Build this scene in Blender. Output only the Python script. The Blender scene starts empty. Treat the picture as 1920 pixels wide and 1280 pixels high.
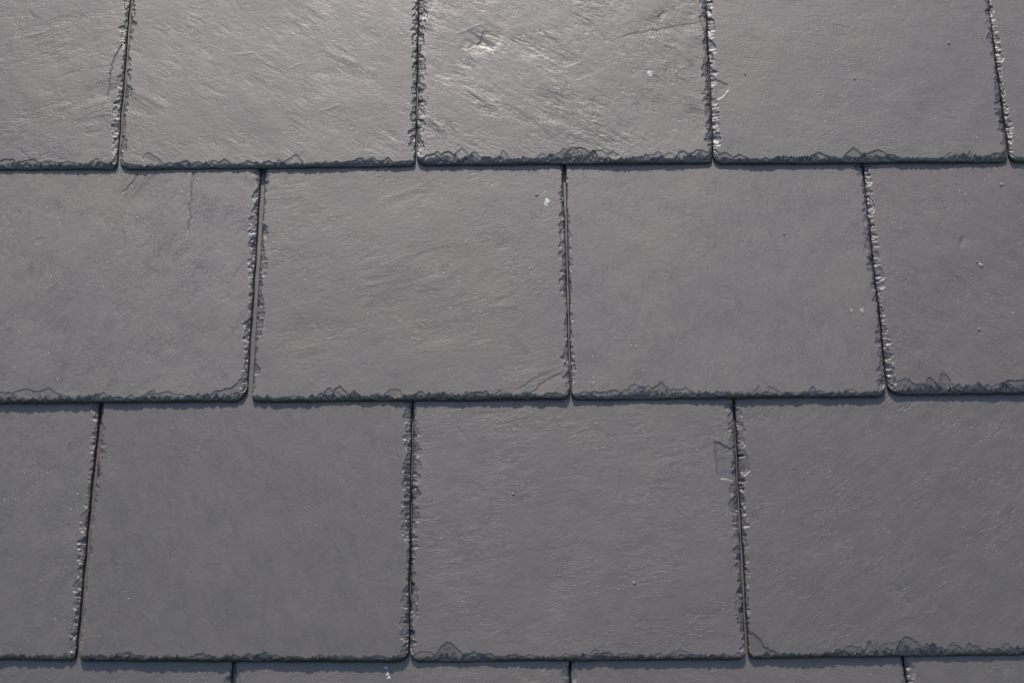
import bpy, math
import numpy as np
from mathutils import Matrix, Vector

R = math.radians
C = bpy.context.scene.collection
SC = bpy.context.scene

# ------------------------------------------------------------------ place
PITCH = R(35)            # slope of the roof
TILT = R(17.5)           # view axis against the roof's normal
ROLL = R(-0.42)
LENS = 50.0
F = LENS / 36.0 * 1920
DIST = F * 0.25 / 586.0
HEIGHT = 4.0             # the roof stands this high above the ground
ROOF = Matrix.Translation((0, 0, HEIGHT)) @ Matrix.Rotation(PITCH, 4, 'X')
CAM_L = Matrix.Translation((0, -DIST * math.sin(TILT), DIST * math.cos(TILT) + .003)) @ \
    Matrix.Rotation(TILT, 4, 'X') @ Matrix.Rotation(ROLL, 4, 'Z')

# ------------------------------------------------------------------ camera
cd = bpy.data.cameras.new('camera')
cd.lens = LENS
cd.sensor_width = 36
cd.clip_start = .02
cd.clip_end = 2000
cam = bpy.data.objects.new('camera', cd)
C.objects.link(cam)
cam.matrix_world = ROOF @ CAM_L
SC.camera = cam

# ------------------------------------------------------------------ light
SUN_INC = R(60)          # sun against the roof's normal, up the slope
SUN_AZ = R(-5)
s_l = Vector((math.sin(SUN_INC) * math.sin(SUN_AZ), math.sin(SUN_INC) * math.cos(SUN_AZ), math.cos(SUN_INC)))
s_w = (ROOF.to_3x3() @ s_l).normalized()
sl = bpy.data.lights.new('sun', 'SUN')
sl.energy = 3.3
sl.angle = R(0.53)
sl.color = (1.0, .92, .83)
sun = bpy.data.objects.new('sun', sl)
C.objects.link(sun)
sun.rotation_euler = s_w.to_track_quat('Z', 'Y').to_euler()
sun.location = (0, 0, 20)

w = bpy.data.worlds.new('World')
SC.world = w
w.use_nodes = True
wn = w.node_tree
bg = wn.nodes['Background']
sky = wn.nodes.new('ShaderNodeTexSky')
sky.sky_type = 'NISHITA'
sky.sun_disc = False
sky.sun_elevation = math.asin(s_w.z)
sky.sun_rotation = math.atan2(s_w.x, s_w.y)
sky.air_density = 1.0
sky.dust_density = 1.5
wn.links.new(sky.outputs[0], bg.inputs[0])
bg.inputs[1].default_value = .15
SC.view_settings.view_transform = 'Standard'
SC.view_settings.look = 'None'
SC.view_settings.gamma = 1
SC.view_settings.use_curve_mapping = False
SC.view_settings.exposure = 0.56


# ------------------------------------------------------------------ helpers
def plane_pt(px, py, z=0.0015):
    """where the sight line through a pixel of the photograph meets the roof plane (local metres)"""
    d = CAM_L.to_3x3() @ Vector(((px - 960) / F, (640 - py) / F, -1))
    o = CAM_L.translation
    t = (z - o.z) / d.z
    p = o + d * t
    return np.array((p.x, p.y))


def vnoise(x, y, seed, period=64):
    """2-D value noise in -1..1, smooth"""
    g = np.random.RandomState(seed).uniform(-1, 1, (period, period))
    xi = np.floor(x).astype(int)
    yi = np.floor(y).astype(int)
    fx = x - xi
    fy = y - yi
    fx = fx * fx * (3 - 2 * fx)
    fy = fy * fy * (3 - 2 * fy)
    a = g[xi % period, yi % period]
    b = g[(xi + 1) % period, yi % period]
    c = g[xi % period, (yi + 1) % period]
    d = g[(xi + 1) % period, (yi + 1) % period]
    return (a * (1 - fx) + b * fx) * (1 - fy) + (c * (1 - fx) + d * fx) * fy


def lnoise(x, seed, period=256):
    """1-D broken-line noise in -1..1"""
    g = np.random.RandomState(seed).uniform(-1, 1, period)
    xi = np.floor(x).astype(int)
    f = x - xi
    return g[xi % period] * (1 - f) + g[(xi + 1) % period] * f


def fbm(x, y, seed, n=4):
    s = 0
    a = 1
    for i in range(n):
        s = s + a * vnoise(x * 2 ** i + 7.3 * i, y * 2 ** i + 3.1 * i, seed + i)
        a *= .5
    return s


def sstep(t):
    t = np.clip(t, 0, 1)
    return t * t * (3 - 2 * t)


def polydist(x, y, pts):
    """distance to a polyline, signed side, and arc parameter 0..1"""
    best = np.full(x.shape, 1e9)
    side = np.zeros(x.shape)
    par = np.zeros(x.shape)
    n = len(pts) - 1
    for i in range(n):
        a = pts[i]
        b = pts[i + 1]
        e = b - a
        L2 = (e ** 2).sum()
        t = np.clip(((x - a[0]) * e[0] + (y - a[1]) * e[1]) / L2, 0, 1)
        dx = x - a[0] - t * e[0]
        dy = y - a[1] - t * e[1]
        d = np.hypot(dx, dy)
        m = d < best
        best = np.where(m, d, best)
        side = np.where(m, np.sign(e[0] * dy - e[1] * dx), side)
        par = np.where(m, (i + t) / n, par)
    return best, side, par


# ------------------------------------------------------------------ materials
def node(nt, typ, **kw):
    n = nt.nodes.new(typ)
    for k, v in kw.items():
        setattr(n, k, v)
    return n


def mathn(nt, op, a, b=None, c=None, clamp=False):
    n = nt.nodes.new('ShaderNodeMath')
    n.operation = op
    n.use_clamp = clamp
    for i, v in enumerate((a, b, c)):
        if v is None:
            continue
        if isinstance(v, (int, float)):
            n.inputs[i].default_value = v
        else:
            nt.links.new(v, n.inputs[i])
    return n.outputs[0]


def noise(nt, vec, scale, detail=4, rough=.55, dist=0.0, typ='FBM'):
    n = nt.nodes.new('ShaderNodeTexNoise')
    n.noise_type = typ
    n.inputs['Scale'].default_value = scale
    n.inputs['Detail'].default_value = detail
    n.inputs['Roughness'].default_value = rough
    n.inputs['Distortion'].default_value = dist
    nt.links.new(vec, n.inputs['Vector'])
    return n


def maprange(nt, v, a, b, c=0.0, d=1.0, smooth=True):
    n = nt.nodes.new('ShaderNodeMapRange')
    n.interpolation_type = 'SMOOTHSTEP' if smooth else 'LINEAR'
    nt.links.new(v, n.inputs[0])
    for i, q in enumerate((a, b, c, d)):
        n.inputs[i + 1].default_value = q
    return n.outputs[0]


def mixc(nt, f, a, b):
    n = nt.nodes.new('ShaderNodeMix')
    n.data_type = 'RGBA'
    if isinstance(f, (int, float)):
        n.inputs[0].default_value = f
    else:
        nt.links.new(f, n.inputs[0])
    for i, v in ((6, a), (7, b)):
        if isinstance(v, tuple):
            n.inputs[i].default_value = (*v, 1)
        else:
            nt.links.new(v, n.inputs[i])
    return n.outputs[2]


def slate_material():
    m = bpy.data.materials.new('slate_stone')
    m.use_nodes = True
    nt = m.node_tree
    L = nt.links.new
    bs = nt.nodes['Principled BSDF']

    def oattr(name):
        return node(nt, 'ShaderNodeAttribute', attribute_type='OBJECT', attribute_name=name).outputs['Fac']
    seed, ang, rel, tint, glint, val = (oattr(k) for k in ('seed', 'grain_angle', 'relief', 'tint', 'glint', 'tone'))
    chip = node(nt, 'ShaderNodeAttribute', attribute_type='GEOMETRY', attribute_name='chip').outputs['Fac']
    rust = node(nt, 'ShaderNodeAttribute', attribute_type='GEOMETRY', attribute_name='rust').outputs['Fac']
    tc = node(nt, 'ShaderNodeTexCoord').outputs['Object']
    cmb = node(nt, 'ShaderNodeCombineXYZ')
    L(seed, cmb.inputs[0]); L(seed, cmb.inputs[1]); L(seed, cmb.inputs[2])
    add = node(nt, 'ShaderNodeVectorMath', operation='ADD')
    L(tc, add.inputs[0]); L(cmb.outputs[0], add.inputs[1])
    P = add.outputs[0]
    rot = node(nt, 'ShaderNodeVectorRotate', rotation_type='Z_AXIS')
    L(P, rot.inputs['Vector']); L(ang, rot.inputs['Angle'])
    mp = node(nt, 'ShaderNodeMapping')
    mp.inputs['Scale'].default_value = (1, 2.4, 1)      # the grain: long along x
    L(rot.outputs[0], mp.inputs['Vector'])
    G = mp.outputs[0]
    mp2 = node(nt, 'ShaderNodeMapping')
    mp2.inputs['Scale'].default_value = (1, 14, 1)
    L(rot.outputs[0], mp2.inputs['Vector'])
    G2 = mp2.outputs[0]

    mp3 = node(nt, 'ShaderNodeMapping')
    mp3.inputs['Scale'].default_value = (1, 3.0, 1)
    L(rot.outputs[0], mp3.inputs['Vector'])
    G3 = mp3.outputs[0]

    # --- relief, in millimetres ---
    broad = noise(nt, P, 18, 3, .5).outputs['Fac']
    mid = noise(nt, G, 64, 7, .66, .3).outputs['Fac']
    ridg = mathn(nt, 'ABSOLUTE', mathn(nt, 'SUBTRACT', noise(nt, G3, 85, 6, .64, .35).outputs['Fac'], .5))
    fine = noise(nt, P, 300, 5, .66).outputs['Fac']
    # cleavage steps that come and go
    tn = noise(nt, G3, 20, 5, .55, .35).outputs['Fac']
    k = mathn(nt, 'MULTIPLY', tn, 13)
    fr = mathn(nt, 'FRACT', k)
    st = mathn(nt, 'ADD', mathn(nt, 'FLOOR', k), maprange(nt, fr, .93, 1.0))
    st = mathn(nt, 'SUBTRACT', st, k)                     # saw: a low ramp that ends in a short step
    gate = maprange(nt, noise(nt, P, 28, 3, .55).outputs['Fac'], .42, .62)
    # grit and pits
    vo = node(nt, 'ShaderNodeTexVoronoi')
    vo.inputs['Scale'].default_value = 230
    L(P, vo.inputs['Vector'])
    pitr = maprange(nt, vo.outputs['Distance'], .0, .22, 1, 0)
    sepc = node(nt, 'ShaderNodeSeparateColor')
    L(vo.outputs['Color'], sepc.inputs[0])
    some = mathn(nt, 'MULTIPLY', maprange(nt, mathn(nt, 'ADD', sepc.outputs[0], mathn(nt, 'MULTIPLY', glint, .12)), .96, 1.0), maprange(nt, noise(nt, P, 24, 3, .5).outputs['Fac'], .45, .58))
    signn = maprange(nt, sepc.outputs[1], .3, .5, -1, 1)
    grit = mathn(nt, 'MULTIPLY', mathn(nt, 'MULTIPLY', pitr, some), signn)
    # thin scratches along the grain
    sc = noise(nt, G2, 75, 3, .5, .3).outputs['Fac']
    scr = maprange(nt, mathn(nt, 'ABSOLUTE', mathn(nt, 'SUBTRACT', sc, .5)), 0, .012, 1, 0)
    sgate = maprange(nt, noise(nt, P, 40, 3, .6).outputs['Fac'], .56, .68)
    scr = mathn(nt, 'MULTIPLY', scr, sgate)

    relm = mathn(nt, 'MULTIPLY', rel, 1.0)
    h = mathn(nt, 'MULTIPLY', broad, .7)
    h = mathn(nt, 'ADD', h, mathn(nt, 'MULTIPLY', mathn(nt, 'MULTIPLY', mathn(nt, 'MULTIPLY', mid, .26), maprange(nt, noise(nt, P, 16, 3, .5).outputs['Fac'], .36, .64, .5, 1.0)), relm))
    h = mathn(nt, 'SUBTRACT', h, mathn(nt, 'MULTIPLY', mathn(nt, 'MULTIPLY', ridg, maprange(nt, noise(nt, P, 33, 3, .5).outputs['Fac'], .45, .62)), mathn(nt, 'MULTIPLY', mathn(nt, 'MULTIPLY', relm, relm), .42)))
    h = mathn(nt, 'ADD', h, mathn(nt, 'MULTIPLY', fine, .16))
    h = mathn(nt, 'ADD', h, mathn(nt, 'MULTIPLY', mathn(nt, 'MULTIPLY', st, gate), mathn(nt, 'MULTIPLY', relm, .13)))
    h = mathn(nt, 'ADD', h, mathn(nt, 'MULTIPLY', grit, .34))
    h = mathn(nt, 'ADD', h, mathn(nt, 'MULTIPLY', scr, .05))
    crag = noise(nt, P, 260, 5, .7, .5).outputs['Fac']
    h = mathn(nt, 'ADD', h, mathn(nt, 'MULTIPLY', mathn(nt, 'MULTIPLY', crag, maprange(nt, chip, 0, 1)), .5))
    bp = node(nt, 'ShaderNodeBump')
    bp.inputs['Strength'].default_value = 1
    bp.inputs['Distance'].default_value = .001
    L(h, bp.inputs['Height'])
    L(bp.outputs[0], bs.inputs['Normal'])

    # --- colour ---
    cn = noise(nt, P, 14, 5, .62, .4).outputs['Fac']
    cg = noise(nt, G, 30, 5, .65, .3).outputs['Fac']
    base = mixc(nt, maprange(nt, cn, .38, .62), (0.0601, 0.0492, 0.0427), (0.0692, 0.0565, 0.0422))
    base = mixc(nt, maprange(nt, cg, .40, .64, 0, .55), base, (0.0550, 0.0483, 0.0370))
    base = mixc(nt, maprange(nt, tint, 0, 1, 0, .5, False), base, (0.0662, 0.0474, 0.0400))
    pw = noise(nt, P, 90, 6, .7).outputs['Fac']
    dust = maprange(nt, pw, .52, .76, 0, .4)
    base = mixc(nt, dust, base, (0.0890, 0.0756, 0.0591))
    dots = noise(nt, P, 800, 2, .5).outputs['Fac']
    base = mixc(nt, maprange(nt, dots, .3, .42, .35, 0), base, (0.0396, 0.0393, 0.0403))
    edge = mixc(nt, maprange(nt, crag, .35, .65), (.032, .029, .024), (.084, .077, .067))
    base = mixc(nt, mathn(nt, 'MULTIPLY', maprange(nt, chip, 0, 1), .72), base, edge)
    base = mixc(nt, maprange(nt, chip, 1, 2), base, (.013, .013, .014))  # deep breaks and walls go near black: contact shade painted over the fresh stone
    base = mixc(nt, mathn(nt, 'MULTIPLY', mathn(nt, 'MAXIMUM', grit, 0), .5), base, (.24, .23, .22))
    hs = node(nt, 'ShaderNodeHueSaturation')
    L(base, hs.inputs['Color'])
    L(val, hs.inputs['Value'])
    base = hs.outputs[0]
    rg = mathn(nt, 'MULTIPLY', rust, maprange(nt, pw, .40, .58))
    base = mixc(nt, rg, base, (.16, .085, .045))
    L(base, bs.inputs['Base Color'])
    rn = maprange(nt, mid, .3, .7, .46, .58)
    gl = mathn(nt, 'MULTIPLY', mathn(nt, 'ADD', mathn(nt, 'MULTIPLY', sgate, .6), mathn(nt, 'MULTIPLY', gate, .4)), glint)
    rn = mathn(nt, 'SUBTRACT', rn, mathn(nt, 'MULTIPLY', gl, .12))
    rn = mathn(nt, 'SUBTRACT', rn, mathn(nt, 'MULTIPLY', maprange(nt, chip, 0, 1), .16))
    rn = mathn(nt, 'SUBTRACT', rn, mathn(nt, 'MULTIPLY', mathn(nt, 'MULTIPLY', pitr, some), .16))
    L(rn, bs.inputs['Roughness'])
    bs.inputs['IOR'].default_value = 1.8
    L(maprange(nt, chip, 0, 1, .5, .36), bs.inputs['Specular IOR Level'])
    return m


def spot_material(name, col, col2, rough=.8):
    m = bpy.data.materials.new(name)
    m.use_nodes = True
    nt = m.node_tree
    bs = nt.nodes['Principled BSDF']
    tc = node(nt, 'ShaderNodeTexCoord').outputs['Object']
    n = noise(nt, tc, 900, 4, .6).outputs['Fac']
    nt.links.new(mixc(nt, maprange(nt, n, .35, .6), col2, col), bs.inputs['Base Color'])
    bs.inputs['Roughness'].default_value = rough
    return m


MAT = slate_material()
M_WHITE = spot_material('dried_dropping', (.46, .44, .42), (.24, .23, .22))
M_LICH = spot_material('lichen', (.24, .24, .145), (.13, .13, .10))
M_GRIT = spot_material('grit', (.27, .25, .23), (.15, .14, .13), .6)
M_WOOD = spot_material('weathered_softwood', (.16, .12, .08), (.10, .075, .05))

# ------------------------------------------------------------------ the roof
roof = bpy.data.objects.new('slate_roof', None)
C.objects.link(roof)
roof.matrix_world = ROOF
roof['label'] = 'grey natural slate roof with chipped slate edges, seen close up in sunshine'
roof['category'] = 'roof'
roof['kind'] = 'thing'

ALPHA = .0275
HTAIL = .0055
LEN = .50
PXM = .25 / 586.0        # metres to one photograph pixel at the middle


class Chips:
    """flakes knocked off along one dressed edge; s runs along the edge, d inwards (metres)"""

    def __init__(self, rs, length, kind, t, strength=1.0):
        self.kind = kind
        self.t = t
        self.rs = rs
        self.seed = rs.randint(1, 9999)
        self.k = []
        mm = .001
        if kind == 'tail':
            s = -5 * mm
            while s < length:                                      # broad shallow flakes
                r = rs.uniform(5, 17) * mm
                e = rs.uniform(3.4, 8.6) * mm * strength
                if rs.rand() < .16:
                    e *= 1.4
                self.k.append((s, r, e, rs.uniform(.3, .85) * mm, rs.uniform(.01, .07), rs.uniform(.9, 2.2), rs.uniform(-.5, .5)))
                s += rs.uniform(3, 10) * mm
            s = -3 * mm
            while s < length:                                      # smaller and deeper ones
                r = rs.uniform(2.5, 8) * mm
                e = rs.uniform(2.6, 6.0) * mm * strength
                self.k.append((s, r, e, rs.uniform(.5, 1.4) * mm, rs.uniform(.08, .3), rs.uniform(1.0, 2.2), rs.uniform(-.5, .5)))
                s += rs.uniform(2.0, 5.5) * mm
            s = -2 * mm
            while s < length:                                      # splinters along the very edge
                r = rs.uniform(1.2, 4) * mm
                e = rs.uniform(2.2, 4.8) * mm
                self.k.append((s, r, e, rs.uniform(.8, 2.0) * mm, rs.uniform(.05, .3), rs.uniform(.8, 1.5), rs.uniform(-.6, .6)))
                s += rs.uniform(1.2, 4.5) * mm
            self.bev = (1.3 * mm, 4.0 * mm)
        else:
            s = -3 * mm
            while s < length:
                r = rs.uniform(2.6, 8.5) * mm
                e = rs.uniform(2.2, 7.6) * mm * strength
                if rs.rand() < .08:
                    e *= 1.3
                    r *= 1.2
                self.k.append((s, r, e, rs.uniform(.35, 1.0) * mm, rs.uniform(.04, .2), rs.uniform(.5, 1.0), rs.uniform(.45, .85)))
                s += rs.uniform(1.8, 6.5) * mm
            s = 0
            while s < length:
                r = rs.uniform(1.6, 5.0) * mm
                e = rs.uniform(1.5, 4.2) * mm * strength
                self.k.append((s, r, e, rs.uniform(.6, 1.6) * mm, rs.uniform(.15, .5), rs.uniform(.5, 1.1), rs.uniform(.4, .85)))
                s += rs.uniform(1.4, 4.6) * mm
            self.bev = (.3 * mm, 1.5 * mm)

    def height(self, s, d):
        mm = .001
        wob = (lnoise(s / (2.6 * mm), self.seed) * .8 + lnoise(s / (1.15 * mm), self.seed + 1) * .65) * mm + vnoise(s / (.9 * mm), d / (1.3 * mm), self.seed + 3) * .3 * mm
        swell = .82 + .75 * vnoise(s / (34 * mm), s * 0 + .5, self.seed + 7) + .25 * lnoise(s / (9 * mm), self.seed + 8)
        swell = np.clip(swell, .42, 1.7)
        W = (.52 if self.kind == 'tail' else .55) * mm
        h = np.zeros(s.shape)
        hs = np.zeros(s.shape)
        for (s0, r, e, dep, kk, p, sk) in self.k:
            m = (np.abs(s - s0) < r) & (d < e * 1.6 + 1 * mm)
            if not m.any():
                continue
            q = (s[m] - s0) / r
            if self.kind == 'tail':
                D = e * (1 - np.abs(np.clip(q + sk * (1 - q * q), -1, 1)) ** p)
            else:
                # s grows up the slope: the flake starts high at the joint, widens downwards and rounds back
                u = np.clip((1 - q) / 2, 0, 1)
                D = e * np.where(u < sk, np.sin(u / sk * math.pi / 2) ** (1 / p) * 1.0, np.cos((u - sk) / (1 - sk) * math.pi / 2) ** .6)
            D = np.where(D * swell[m] > 6.2 * mm, (6.2 * mm + (D * swell[m] - 6.2 * mm) * .35) / swell[m], D) if self.kind != 'tail' else D
            ins = D * swell[m] + wob[m] * min(1, e / (3.5 * mm)) * np.clip(D / (1.5 * mm), 0, 1) - d[m]
            on = ins > 0
            hs[m] -= np.where(on, dep * sstep(ins / W) * .75, 0)
            hh = -(dep * sstep(ins / W) + kk * np.maximum(ins, 0))
            h[m] = np.minimum(h[m], np.where(on, hh, 0))
        hs = -self.t * .62 * (1 - np.exp(hs / (self.t * .62)))
        h = np.minimum(h, hs)
        # terraces of the cleavage layers
        q = .36 * mm
        y = h / q + .35 * vnoise(s / (5 * mm), d / (3 * mm), self.seed + 9)
        ter = (np.floor(y) + sstep((y - np.floor(y)) / .35)) * q
        h = np.where(h < -.1 * mm, np.minimum(h * .5 + ter * .5, 0), h)
        # the dressed arris itself
        b0, b1 = self.bev
        b = b0 + (b1 - b0) * (.5 + .5 * vnoise(s / (3.1 * mm), s * 0, self.seed + 5) + .25 * vnoise(s / (1 * mm), s * 0, self.seed + 6))
        b = np.maximum(b, .25 * mm)
        b = b * (1 + .35 * lnoise(s / (1.4 * mm), self.seed + 11))
        b = np.maximum(b, .25 * mm)
        base = -self.t * (.66 if self.kind == 'tail' else .6) * np.clip(1 - d / b, 0, 1) ** 1.3
        return np.minimum(h, base)


class Slate:
    """outline: left edge line, right edge line (u as a function of v) and tail line"""

    def __init__(self, lft, rgt, tail, t, seed, exposure, features=(), rl=.004, rr=.006, cs=(1, 1, 1), rust=0):
        self.lft, self.rgt, self.tail = lft, rgt, tail
        self.t = t
        rs = np.random.RandomState(seed)
        self.seed = seed
        self.v0 = tail(0.5)
        self.u0 = lft(self.v0)
        self.w = rgt(self.v0) - self.u0
        self.E = exposure
        self.cT = Chips(rs, self.w, 'tail', t, cs[1])
        self.cL = Chips(rs, exposure + .02, 'side', t, cs[0])
        self.cR = Chips(rs, exposure + .02, 'side', t, cs[2])
        self.features = [(k, np.array([(p[0] - self.u0, p[1] - self.v0) for p in pts]), a, b) for (k, pts, a, b) in features]
        self.rl, self.rr = rl, rr
        self.rust = rust
        self.bow = rs.uniform(-.0005, .0005, 4)

    def xy(self, a, s):
        """a 0..1 across, s metres up from the tail -> local metres"""
        x = a * self.w
        r = self.rl
        c = np.where(x < r, r - np.sqrt(np.maximum(r * r - (r - x) ** 2, 0)), 0)
        r2 = self.rr
        xr = self.w - x
        c = c + np.where(xr < r2, r2 - np.sqrt(np.maximum(r2 * r2 - (r2 - xr) ** 2, 0)), 0)
        fall = np.clip(1 - s / .02, 0, 1)
        tl = self.tail(a) - self.v0
        wobt = .0003 * vnoise(x / .011, x * 0, self.seed + 40)
        y = s + (tl + c + wobt) * fall + 0 * a
        v = self.v0 + y
        le = self.lft(v) + .00035 * vnoise(v / .013, v * 0, self.seed + 41) + self.bow[0] * np.sin(v * 14)
        re = self.rgt(v) + .00035 * vnoise(v / .012, v * 0, self.seed + 42) + self.bow[1] * np.sin(v * 15)
        return le + (re - le) * a - self.u0, y

    def height(self, x, y, a, s, full=True):
        low = .00028 * fbm(x / .06, y / .06, self.seed + 60, 3)
        low *= np.clip(1.3 - y / (self.E + .02), 0, 1)
        if not full:
            return low, np.zeros(x.shape)
        dL = a * self.w
        dR = (1 - a) * self.w
        h = np.zeros(x.shape)
        m = s < .018
        if m.any():
            h[m] = np.minimum(h[m], self.cT.height(x[m], s[m]))
        m = dL < .0145
        if m.any():
            h[m] = np.minimum(h[m], self.cL.height(s[m], dL[m]))
        m = dR < .0145
        if m.any():
            h[m] = np.minimum(h[m], self.cR.height(s[m], dR[m]))
        chip = np.clip((-h - .0003) / .0012, 0, 1) + 1.0 * np.clip((-h - .0012) / .0012, 0, 1)  # to one: broken stone; beyond: painted shade growing with depth
        for kind, pts, width, dep in self.features:
            wx = x + .0006 * vnoise(x / .004, y / .004, self.seed + 71)
            wy = y + .0006 * vnoise(x / .004, y / .004, self.seed + 72)
            d, side, par = polydist(wx, wy, pts)
            if kind == 'crack':
                h = h - dep * sstep(1 - d / width) * sstep((1 - par) * 4)
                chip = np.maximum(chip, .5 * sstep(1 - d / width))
            elif kind == 'step':                                   # the right-hand side of the line lies lower
                amp = sstep(par * 5) * sstep((1 - par) * 5)
                f = np.where(side < 0, sstep(d / .0009) * np.exp(-np.maximum(d, 0) / width), 0)
                h = h - dep * f * amp
            elif kind == 'ridge':
                amp = sstep(par * 5) * sstep((1 - par) * 5)
                h = h + dep * sstep(1 - d / width) * amp
            elif kind == 'flake':                                  # a closed outline, lowered inside
                P = pts
                inside = np.zeros(x.shape, bool)
                j = len(P) - 1
                for i in range(len(P)):
                    c = ((P[i][1] > wy) != (P[j][1] > wy)) & (wx < (P[j][0] - P[i][0]) * (wy - P[i][1]) / (P[j][1] - P[i][1] + 1e-12) + P[i][0])
                    inside ^= c
                    j = i
                dd, _, _ = polydist(wx, wy, np.vstack([P, P[:1]]))
                f = np.where(inside, dep * (sstep(dd / .0006)) + width * dd, 0)
                h = np.minimum(h, -f)
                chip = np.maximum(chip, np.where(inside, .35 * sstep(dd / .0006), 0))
        h = np.maximum(h, -self.t + .0009)
        return low + h, chip

    def build(self, fine, coarse, band=.015, full=True):
        w, E = self.w, self.E
        top = E + .012
        V, CH, RU, Fc = [], [], [], []
        n0 = 0

        def patch(a, s):
            nonlocal n0
            A, S = np.meshgrid(a, s)
            x, y = self.xy(A, S)
            z, ch = self.height(x, y, A, S, full)
            V.append(np.stack([x, y, z], -1).reshape(-1, 3))
            CH.append(ch.ravel())
            RU.append((self.rust * np.clip(1 - A * self.w / .0035, 0, 1)).ravel())
            nx, ny = len(a), len(s)
            idx = (np.arange(nx * ny) + n0).reshape(ny, nx)
            Fc.append(np.stack([idx[:-1, :-1], idx[:-1, 1:], idx[1:, 1:], idx[1:, :-1]], -1).reshape(-1, 4))
            n0 += nx * ny
            return idx
        bs = band / w
        nT = max(int(band / fine), 2)
        nX = max(int(w / (fine * 1.15)), 4)
        sides = np.linspace(0, bs, nT + 1)
        aT = np.unique(np.concatenate([sides, np.linspace(bs, 1 - bs, nX), 1 - sides]))
        i1 = patch(aT, np.linspace(0, band, nT + 1))
        sy = np.linspace(band, top, max(int((top - band) / (fine * 1.2)), 2))
        i2 = patch(sides, sy)
        i3 = patch(1 - sides[::-1], sy)
        patch(np.linspace(bs, 1 - bs, max(int(w / coarse), 2)), np.linspace(band, top, max(int((top - band) / coarse), 2)))
        i5 = patch(np.linspace(0, 1, 12), np.array([top, top + .1, LEN]))
        # walls and underside
        per = [i1[0, :], i1[:, -1], i3[:, -1], i5[:, -1], i5[-1, ::-1], i5[::-1, 0], i2[::-1, 0], i1[::-1, 0]]
        allv = np.concatenate(V)
        ring = np.concatenate(per)
        low = allv[ring].copy()
        low[:, 2] = -self.t
        nb = len(ring)
        nr = np.arange(nb)
        V.append(allv[ring]); CH.append(np.ones(nb) * 2); RU.append(np.zeros(nb))  # walls carry the full painted contact shade
        r0 = n0
        n0 += nb
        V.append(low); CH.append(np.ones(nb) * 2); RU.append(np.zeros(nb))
        r1 = n0
        n0 += nb
        wall = np.stack([r0 + nr, r1 + nr, r1 + np.roll(nr, -1), r0 + np.roll(nr, -1)], -1)
        ntop = sum(len(f) for f in Fc)
        Fc.append(wall)
        q = low[[0, i1.shape[1] - 1]]
        x0, y0 = self.xy(np.array([0., 1., 1., 0.]), np.array([.004, .004, LEN, LEN]))
        V.append(np.stack([x0, y0, np.full(4, -self.t)], -1)); CH.append(np.ones(4)); RU.append(np.zeros(4))
        Fc.append(np.array([[n0 + 3, n0 + 2, n0 + 1, n0]]))
        verts = np.concatenate(V)
        faces = np.concatenate(Fc)
        me = bpy.data.meshes.new('slate')
        me.vertices.add(len(verts))
        me.vertices.foreach_set('co', verts.astype(np.float32).ravel())
        me.loops.add(faces.size)
        me.loops.foreach_set('vertex_index', faces.astype(np.int32).ravel())
        me.polygons.add(len(faces))
        me.polygons.foreach_set('loop_start', np.arange(0, faces.size, 4, dtype=np.int32))
        sm = np.zeros(len(faces), bool)
        sm[:ntop] = True
        me.polygons.foreach_set('use_smooth', sm)
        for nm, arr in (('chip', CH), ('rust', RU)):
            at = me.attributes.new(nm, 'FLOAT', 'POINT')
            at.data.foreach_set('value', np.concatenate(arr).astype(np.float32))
        me.update(calc_edges=True)
        me.validate()
        me.materials.append(MAT)
        return me


def line_u(p, q):
    """edge line through two photograph pixels -> u(v)"""
    a, b = plane_pt(*p), plane_pt(*q)
    k = (b[0] - a[0]) / (b[1] - a[1])
    return lambda v: a[0] + k * (v - a[1])


def line_v(p, q, lft, rgt):
    a, b = plane_pt(*p, .0008), plane_pt(*q, .0008)
    k = (b[1] - a[1]) / (b[0] - a[0])
    vm = (a[1] + b[1]) / 2
    ul, ur = lft(vm), rgt(vm)
    return lambda s: a[1] + k * (ul + (ur - ul) * s - a[0])


def feat(kind, pts, width, dep):
    return (kind, [plane_pt(x, y, .005) for x, y in pts], width, dep)


# slates a little lighter or darker than the rest, by the seed of the slate
TONE = {100: .95, 117: .97, 134: 1.05, 151: .92, 185: 1.14, 202: 1.02, 219: 1.08, 236: .96, 270: .82, 287: 1.0, 304: .88}


def add_slate(sl, me, hoff, ang, rel, tint, glint, label=None):
    o = bpy.data.objects.new('slate', me)
    C.objects.link(o)
    o.parent = roof
    o.location = (sl.u0, sl.v0, HTAIL + hoff)
    tr = np.random.RandomState(sl.seed + 77)
    o.rotation_euler = (-ALPHA, tr.uniform(-.0036, .0036), 0)
    o['tone'] = float(TONE.get(sl.seed, tr.uniform(.92, 1.06)))
    o['seed'] = float(sl.seed * 1.37 % 40)
    o['grain_angle'] = float(R(ang))
    o['relief'] = float(rel)
    o['tint'] = float(tint)
    o['glint'] = float(glint)
    if label:
        o['label'] = label
    return o


# (left edge, right edge, tail line) in photograph pixels, thickness mm, lift mm, look
# look: grain angle (deg), relief, tint, glint
D = []


def S(l, r, t, th, lift, look, feats=(), rl=4, rr=6, cs=(1, 1, 1), rust=0, label=None, spots=(), coarse=.0022):
    D.append((l, r, t, th, lift, look, feats, rl, rr, cs, rust, label, spots, coarse))


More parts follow.
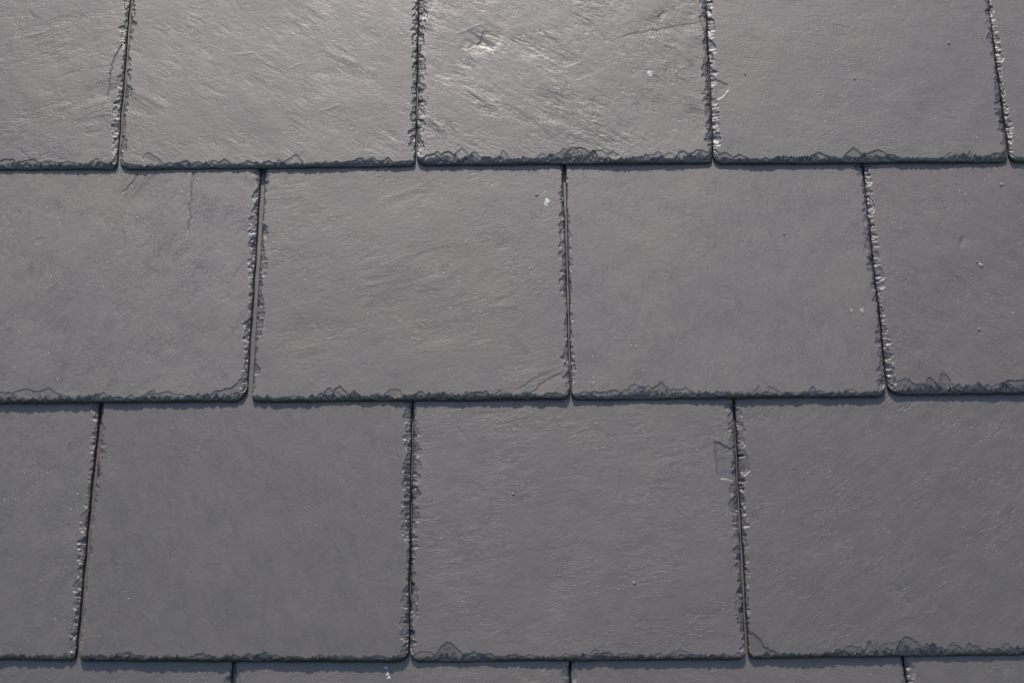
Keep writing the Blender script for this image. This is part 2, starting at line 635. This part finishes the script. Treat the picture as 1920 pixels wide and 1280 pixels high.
# ---- first course
S(((-292, 0), (-342, 320)), ((242, 0), (221, 311)), ((0, 320), (215, 319)), 5.2, 0, (-20, 1.25, .1, .6),
  [('crack', [(226, 82), (213, 105), (206, 130), (204, 165), (192, 202)], .0009, .0009),
   ('step', [(50, 12), (60, 24), (78, 30)], .004, .0002),
   ('step', [(35, 275), (50, 290), (58, 300)], .003, .00025)],
  cs=(1, .8, .9), label='slate at the top left, its right edge flaking beside a long thin crack', coarse=.001)
S(((245.5, 0), (224.5, 312)), ((784.5, 0), (779.5, 300)), ((228, 320), (770, 313)), 5.0, 0, (30, .8, .25, 1.0),
  [('flake', [(266, 296), (276, 286), (284, 288), (300, 300), (306, 306), (306, 312), (268, 312)], .02, .0004),
   ('flake', [(530, 304), (544, 296), (555, 289), (566, 300), (572, 312), (530, 312)], .02, .0004),
   ('ridge', [(435, 97), (455, 98), (482, 97)], .0009, .00018),
   ('ridge', [(537, 128), (556, 120), (576, 113)], .0009, .00018),
   ('ridge', [(594, 208), (620, 200), (640, 194)], .0009, .00018)],
  rl=9, rr=5, cs=(.8, .9, 1), rust=1, coarse=.001, label='pale slate with fine diagonal scratches in the top course')
S(((785.5, 0), (780.5, 300)), ((1323.5, 0), (1336, 300)), ((795, 311), (1325, 307)), 5.6, .4, (32, 1.6, .2, 1.2),
  [('step', [(880, 92), (892, 82), (899, 76), (903, 62), (905, 50)], .008, .0006),
   ('step', [(930, 95), (915, 88), (893, 83), (878, 94)], .010, .0007),
   ('step', [(1150, 70), (1180, 60), (1230, 52), (1290, 40), (1316, 36)], .004, .0003),
   ('ridge', [(995, 45), (1015, 36), (1033, 28)], .0010, .00016),
   ('ridge', [(1035, 82), (1070, 66), (1105, 52)], .0010, .00018),
   ('step', [(1100, 110), (1060, 125), (1020, 105), (985, 80), (940, 60)], .006, .0002),
   ('ridge', [(850, 62), (880, 52), (902, 42)], .0012, .0003),
   ('step', [(1240, 38), (1232, 30), (1246, 14)], .004, .0005),
   ('ridge', [(800, 60), (830, 90), (870, 115), (920, 122)], .002, .0003),
   ('step', [(1130, 130), (1080, 150), (1030, 130), (1000, 108)], .006, .00015),
   ('flake', [(1108, 299), (1130, 290), (1150, 285), (1163, 291), (1158, 300), (1140, 304)], .03, .0005)],
  rl=8, rr=5, cs=(1.05, 1.35, 1), coarse=.0008,
  label='rough slate with curved ridges and a broken hollow, one white dropping near its right side',
  spots=[('dropping', 1219, 137, 6.5), ('dropping', 1207, 133, 1.6), ('dropping', 1222, 147, 1.8)])
S(((1324.5, 0), (1337, 300)), ((1853.5, 0), (1889, 297)), ((1345, 308), (1880, 306)), 5.0, 0, (10, .55, .1, .3),
  [('flake', [(1333, 148), (1352, 150), (1366, 158), (1366, 168), (1356, 182), (1340, 190), (1335, 180)], .02, .0005),
   ('crack', [(1625, 152), (1634, 160), (1640, 168)], .0008, .0003)],
  rl=7, rr=7, cs=(1.25, .9, 1.1), coarse=.001, label='smooth slate with one rounded chip in its left edge',
  spots=[('grit', 1398, 138, 2.2), ('grit', 1603, 146, 2.2), ('grit', 1780, 79, 3)])
S(((1854.5, 0), (1890, 297)), ((2390, 0), (2452, 302)), ((1895, 306), (2100, 303)), 5.4, .2, (15, .6, .1, .3), rl=7, cs=(1.25, 1, 1))
# ---- second course
S(((-95, 320), (-135, 757)), ((488, 318), (464, 748)), ((0, 757), (430, 754)), 6.6, .9, (-62, 1.15, .35, .9),
  [('crack', [(360, 318), (356, 345), (355, 380), (353, 420), (352, 450)], .0008, .0010),
   ('crack', [(257, 322), (248, 336), (236, 352), (222, 362)], .0008, .0010),
   ('flake', [(466, 690), (456, 706), (454, 712), (432, 728), (400, 734), (404, 744), (440, 748), (470, 735)], .02, .0006),
   ('flake', [(22, 742), (30, 734), (48, 728), (75, 735), (92, 726), (110, 738), (128, 745), (128, 754), (20, 754)], .02, .0005),
   ('step', [(236, 430), (232, 440), (234, 465), (214, 480)], .003, .0003),
   ('step', [(62, 455), (66, 446), (80, 440)], .003, .0003)],
  rr=12, cs=(1, 1, 1.1), coarse=.0008, label='slate with a hairline crack running down from its top edge')
S(((495, 318), (473, 748)), ((1056, 312), (1069, 745)), ((485, 755), (1055, 749)), 6.2, .5, (-16, .62, .3, .5),
  [('step', [(985, 745), (1010, 722), (1035, 705), (1060, 692)], .01, .0004),
   ('step', [(960, 735), (995, 712), (1040, 690)], .008, .0003),
   ('flake', [(716, 748), (724, 736), (735, 729), (750, 732), (760, 748)], .02, .0004)],
  rl=5, rr=8, cs=(.8, .95, .7), coarse=.0012, label='slate with a small white dropping by its upper right corner',
  spots=[('dropping', 1026, 375, 6.5), ('dropping', 1024, 382, 4), ('dropping', 1021, 387, 1.5), ('grit', 1006, 362, 2.8)])
S(((1059.5, 312), (1071.5, 745)), ((1619, 310), (1662, 742)), ((1085, 750), (1650, 744)), 5.2, -.2, (85, .6, .2, .3),
  [('flake', [(1160, 745), (1172, 732), (1190, 727), (1206, 733), (1225, 748), (1160, 750)], .02, .0005),
   ('flake', [(1405, 742), (1415, 730), (1424, 722), (1430, 738), (1434, 745)], .02, .0004),
   ('flake', [(1438, 745), (1440, 722), (1452, 728), (1468, 738), (1470, 745)], .02, .0004)],
  rl=5, rr=7, cs=(.5, 1.0, 1), label='smooth slate with two yellow lichen spots near its right edge',
  spots=[('lichen', 1597, 582, 4), ('lichen', 1617, 582, 5.2), ('grit', 1471, 436, 2)])
S(((1620.5, 310), (1663.5, 740)), ((2205, 310), (2275, 735)), ((1675, 741), (1920, 738)), 5.8, .3, (35, .8, 1, .35),
  [('step', [(1800, 462), (1800, 450), (1810, 436)], .003, .0006),
   ('step', [(1710, 480), (1720, 500), (1738, 520)], .003, .0002),
   ('flake', [(1704, 738), (1712, 722), (1722, 718), (1742, 724), (1775, 735), (1775, 741)], .02, .0006)],
  rl=9, cs=(1.35, 1.1, 1), coarse=.0014, label='purplish slate with a short pale scratch at the right',
  spots=[('grit', 1840, 496, 4.5), ('grit', 1832, 490, 2), ('grit', 1880, 343, 3.5), ('grit', 1836, 617, 2.5)])
# ---- third course
S(((-410, 762), (-475, 1238)), ((185.5, 760), (142.5, 1232)), ((0, 1236), (130, 1238)), 5.6, -.4, (-58, 1.0, .1, .6),
  [('crack', [(5, 862), (14, 848), (24, 840)], .0008, .0005)], rr=6, cs=(1, .7, 1.1), rl=5,
  label='slate at the left with slanting grain')
S(((191.5, 760), (149, 1236)), ((773, 756), (767, 1232)), ((160, 1239), (745, 1241)), 7.0, .9, (80, .5, .3, .2),
  rl=4, rr=10, cs=(.6, .75, 1), rust=.7, label='broad flat slate with almost no marks')
S(((774, 756), (768, 1232)), ((1376, 750), (1398, 1230)), ((790, 1241), (1385, 1236)), 6.0, .2, (-8, .8, .45, .35),
  [('crack', [(856, 796), (868, 812), (884, 832)], .0012, .00025),
   ('crack', [(1164, 880), (1164, 915), (1152, 943)], .0006, .0004),
   ('crack', [(1170, 1074), (1186, 1091)], .0006, .0003),
   ('flake', [(1339, 826), (1352, 828), (1374, 838), (1380, 870), (1380, 900), (1352, 896), (1346, 886), (1342, 850)], .012, .0009)],
  rl=8, rr=7, cs=(1, 1.05, .9), coarse=.001, label='slate with a broken flake on its upper right edge',
  spots=[('grit', 962, 924, 2.6), ('grit', 1189, 1092, 3)])
S(((1377.5, 748), (1402.5, 1225)), ((1990, 745), (2042, 1222)), ((1420, 1234), (1920, 1227)), 5.6, 0, (-38, .7, .55, .35),
  [('flake', [(1380, 838), (1392, 834), (1404, 850), (1409, 880), (1395, 892), (1384, 886)], .02, .0007),
   ('flake', [(1402, 1186), (1412, 1184), (1422, 1192), (1434, 1212), (1452, 1224), (1460, 1234), (1400, 1234)], .02, .0009),
   ('step', [(1675, 1090), (1690, 1100), (1700, 1120), (1718, 1135)], .004, .0004),
   ('step', [(1730, 1160), (1742, 1172), (1750, 1190)], .004, .0003)],
  rl=5, cs=(1.2, 1.15, 1), coarse=.0012, label='slate with a broken lower left corner')
# ---- fourth course, of which only the upper ends show
S(((-190, 1240), (-230, 1500)), ((436, 1242), (424, 1500)), ((-190, 1775), (420, 1775)), 5.6, 0, (-30, .9, .1, .5))
S(((440, 1242), (428, 1500)), ((1068, 1242), (1080, 1500)), ((440, 1775), (1060, 1775)), 5.6, 0, (-10, 1, .2, .5),
  spots=[('dropping', 726, 1262, 3.5), ('dropping', 728, 1269, 3), ('dropping', 723, 1250, 2.6)])
S(((1069, 1242), (1081, 1500)), ((1695, 1238), (1738, 1500)), ((1080, 1775), (1700, 1775)), 5.6, 0, (20, .9, .2, .5), cs=(1.1, 1, 1.2))
S(((1696, 1238), (1739, 1500)), ((2330, 1236), (2420, 1500)), ((1700, 1773), (2300, 1770)), 5.6, 0, (30, .8, .3, .3), cs=(1.2, 1, 1))


def blob(kind, parent, sl, u, v, r, seed):
    """an uneven low drop lying on the slate"""
    rs = np.random.RandomState(seed)
    n = 22
    ph = rs.uniform(0, 6.28, 4)
    rings = ((1.0, 0), (.86, .5), (.5, .9))
    vs, fs = [], []
    lx, ly = u - sl.u0, v - sl.v0
    zz = float(sl.height(np.array([lx]), np.array([ly]), np.array([.5]), np.array([.1]))[0][0])
    hmax = {'dropping': .00045, 'lichen': .0004, 'grit': .0011}[kind]
    for k, (f, hz) in enumerate(rings):
        for i in range(n):
            a = i / n * 2 * math.pi
            rr = r * f * (1 + .22 * math.sin(2 * a + ph[0]) + .16 * math.sin(3 * a + ph[1]) + .12 * math.sin(5 * a + ph[2]) + .08 * math.sin(9 * a + ph[3]))
            vs.append((lx + rr * math.cos(a), ly + rr * math.sin(a), zz + (hz * hmax if k else -.0002)))
    vs.append((lx, ly, zz + hmax))
    for k in range(2):
        for i in range(n):
            j = (i + 1) % n
            fs.append((k * n + i, k * n + j, (k + 1) * n + j, (k + 1) * n + i))
    for i in range(n):
        fs.append((2 * n + i, 2 * n + (i + 1) % n, 3 * n))
    me = bpy.data.meshes.new(kind)
    me.from_pydata(vs, [], fs)
    for p in me.polygons:
        p.use_smooth = True
    me.materials.append({'dropping': M_WHITE, 'lichen': M_LICH, 'grit': M_GRIT}[kind])
    o = bpy.data.objects.new({'dropping': 'bird_dropping', 'lichen': 'lichen_spot', 'grit': 'grit_grain'}[kind], me)
    C.objects.link(o)
    o.parent = parent
    return o


EXP = None
row_u = {}
for i, (l, r, t, th, lift, look, feats, rl, rr, cs, rust, label, spots, coarse) in enumerate(D):
    lf, rf = line_u(*l), line_u(*r)
    tf = line_v(*t, lf, rf)
    row = 0 if i < 5 else 1 if i < 9 else 2 if i < 13 else 3
    fs = [feat(*f) for f in feats]
    sl_ = Slate(lf, rf, tf, th * .001, 100 + i * 17, .208, fs, rl * PXM * 2.6, rr * PXM * 2.2, cs, rust)
    me = sl_.build(.00042 if row < 3 else .00075, coarse if row < 3 else .004)
    o = add_slate(sl_, me, lift * .001, *look, label=label)
    row_u.setdefault(row, []).append((sl_.u0, sl_.w, sl_.v0))
    for k, (kind, px, py, rp) in enumerate(spots):
        p = plane_pt(px, py, .0045)
        blob(kind, o, sl_, p[0], p[1], rp * PXM, 900 + i * 10 + k)

# ---- the roof goes on a little outside the picture: plainer slates of the same make
plain = []
for k in range(4):
    lf = lambda v: 0.0
    rf = lambda v: .2525
    ps = Slate(lf, rf, lambda s: 0.0 * s, .0055, 700 + 31 * k, .208, (), .003, .003)
    plain.append((ps, ps.build(.0024, .010)))
rs = np.random.RandomState(5)


def place_plain(u, v):
    ps, me = plain[rs.randint(4)]
    o = add_slate(ps, me, rs.uniform(-.0002, .0003), rs.choice([-60, -30, -15, 20, 80]), rs.uniform(.6, 1.2), rs.uniform(0, .6), .4)
    o.location = (u, v, o.location.z)
    o['seed'] = float(rs.uniform(0, 40))


step = .2555
rows_v = {r: float(np.mean([q[2] for q in row_u[r]])) for r in row_u}
e0 = (rows_v[0] - rows_v[3]) / 3
for r in range(4):
    u_min = min(q[0] for q in row_u[r])
    u_max = max(q[0] + q[1] for q in row_u[r]) + .003
    u = u_min - step
    while u > -.95:
        place_plain(u, rows_v[r]); u -= step
    u = u_max
    while u < .75:
        place_plain(u, rows_v[r]); u += step
    row_u[r].sort()
for r, ref in ((-1, 1), (-2, 0), (-3, 1), (4, 0), (5, 1)):
    v = rows_v[0] - e0 * r
    base = row_u[ref][0][0] + (.0 if r < 0 else .02)
    u = base
    while u > -.95:
        u -= step
    u += 0
    while u < .75:
        place_plain(u, v); u += step

# ---- boards under the slates
def box(name, x0, x1, y0, y1, z0, z1, mat):
    vs = [(x, y, z) for z in (z0, z1) for y in (y0, y1) for x in (x0, x1)]
    fs = [(0, 2, 3, 1), (4, 5, 7, 6), (0, 1, 5, 4), (2, 6, 7, 3), (0, 4, 6, 2), (1, 3, 7, 5)]
    me = bpy.data.meshes.new(name)
    me.from_pydata(vs, [], fs)
    me.materials.append(mat)
    o = bpy.data.objects.new(name, me)
    C.objects.link(o)
    o.parent = roof
    return o


vb = rows_v[0] - e0 * 5 + .02
vt = rows_v[0] + e0 * 3 + LEN
k = vb
while k < vt:
    box('roof_board', -1.0, 1.0, k, min(k + .147, vt), -.045, -.0205, M_WOOD)
    k += .15

# ---- ground far below
gm = bpy.data.materials.new('grass_ground')
gm.use_nodes = True
nt = gm.node_tree
tc = node(nt, 'ShaderNodeTexCoord').outputs['Object']
nn = noise(nt, tc, 2.5, 6, .65).outputs['Fac']
nt.links.new(mixc(nt, maprange(nt, nn, .35, .65), (.045, .06, .025), (.09, .10, .05)), nt.nodes['Principled BSDF'].inputs['Base Color'])
nt.nodes['Principled BSDF'].inputs['Roughness'].default_value = .9
me = bpy.data.meshes.new('ground')
me.from_pydata([(-900, -900, 0), (900, -900, 0), (900, 900, 0), (-900, 900, 0)], [], [(0, 1, 2, 3)])
me.materials.append(gm)
g = bpy.data.objects.new('ground', me)
C.objects.link(g)
g['kind'] = 'structure'
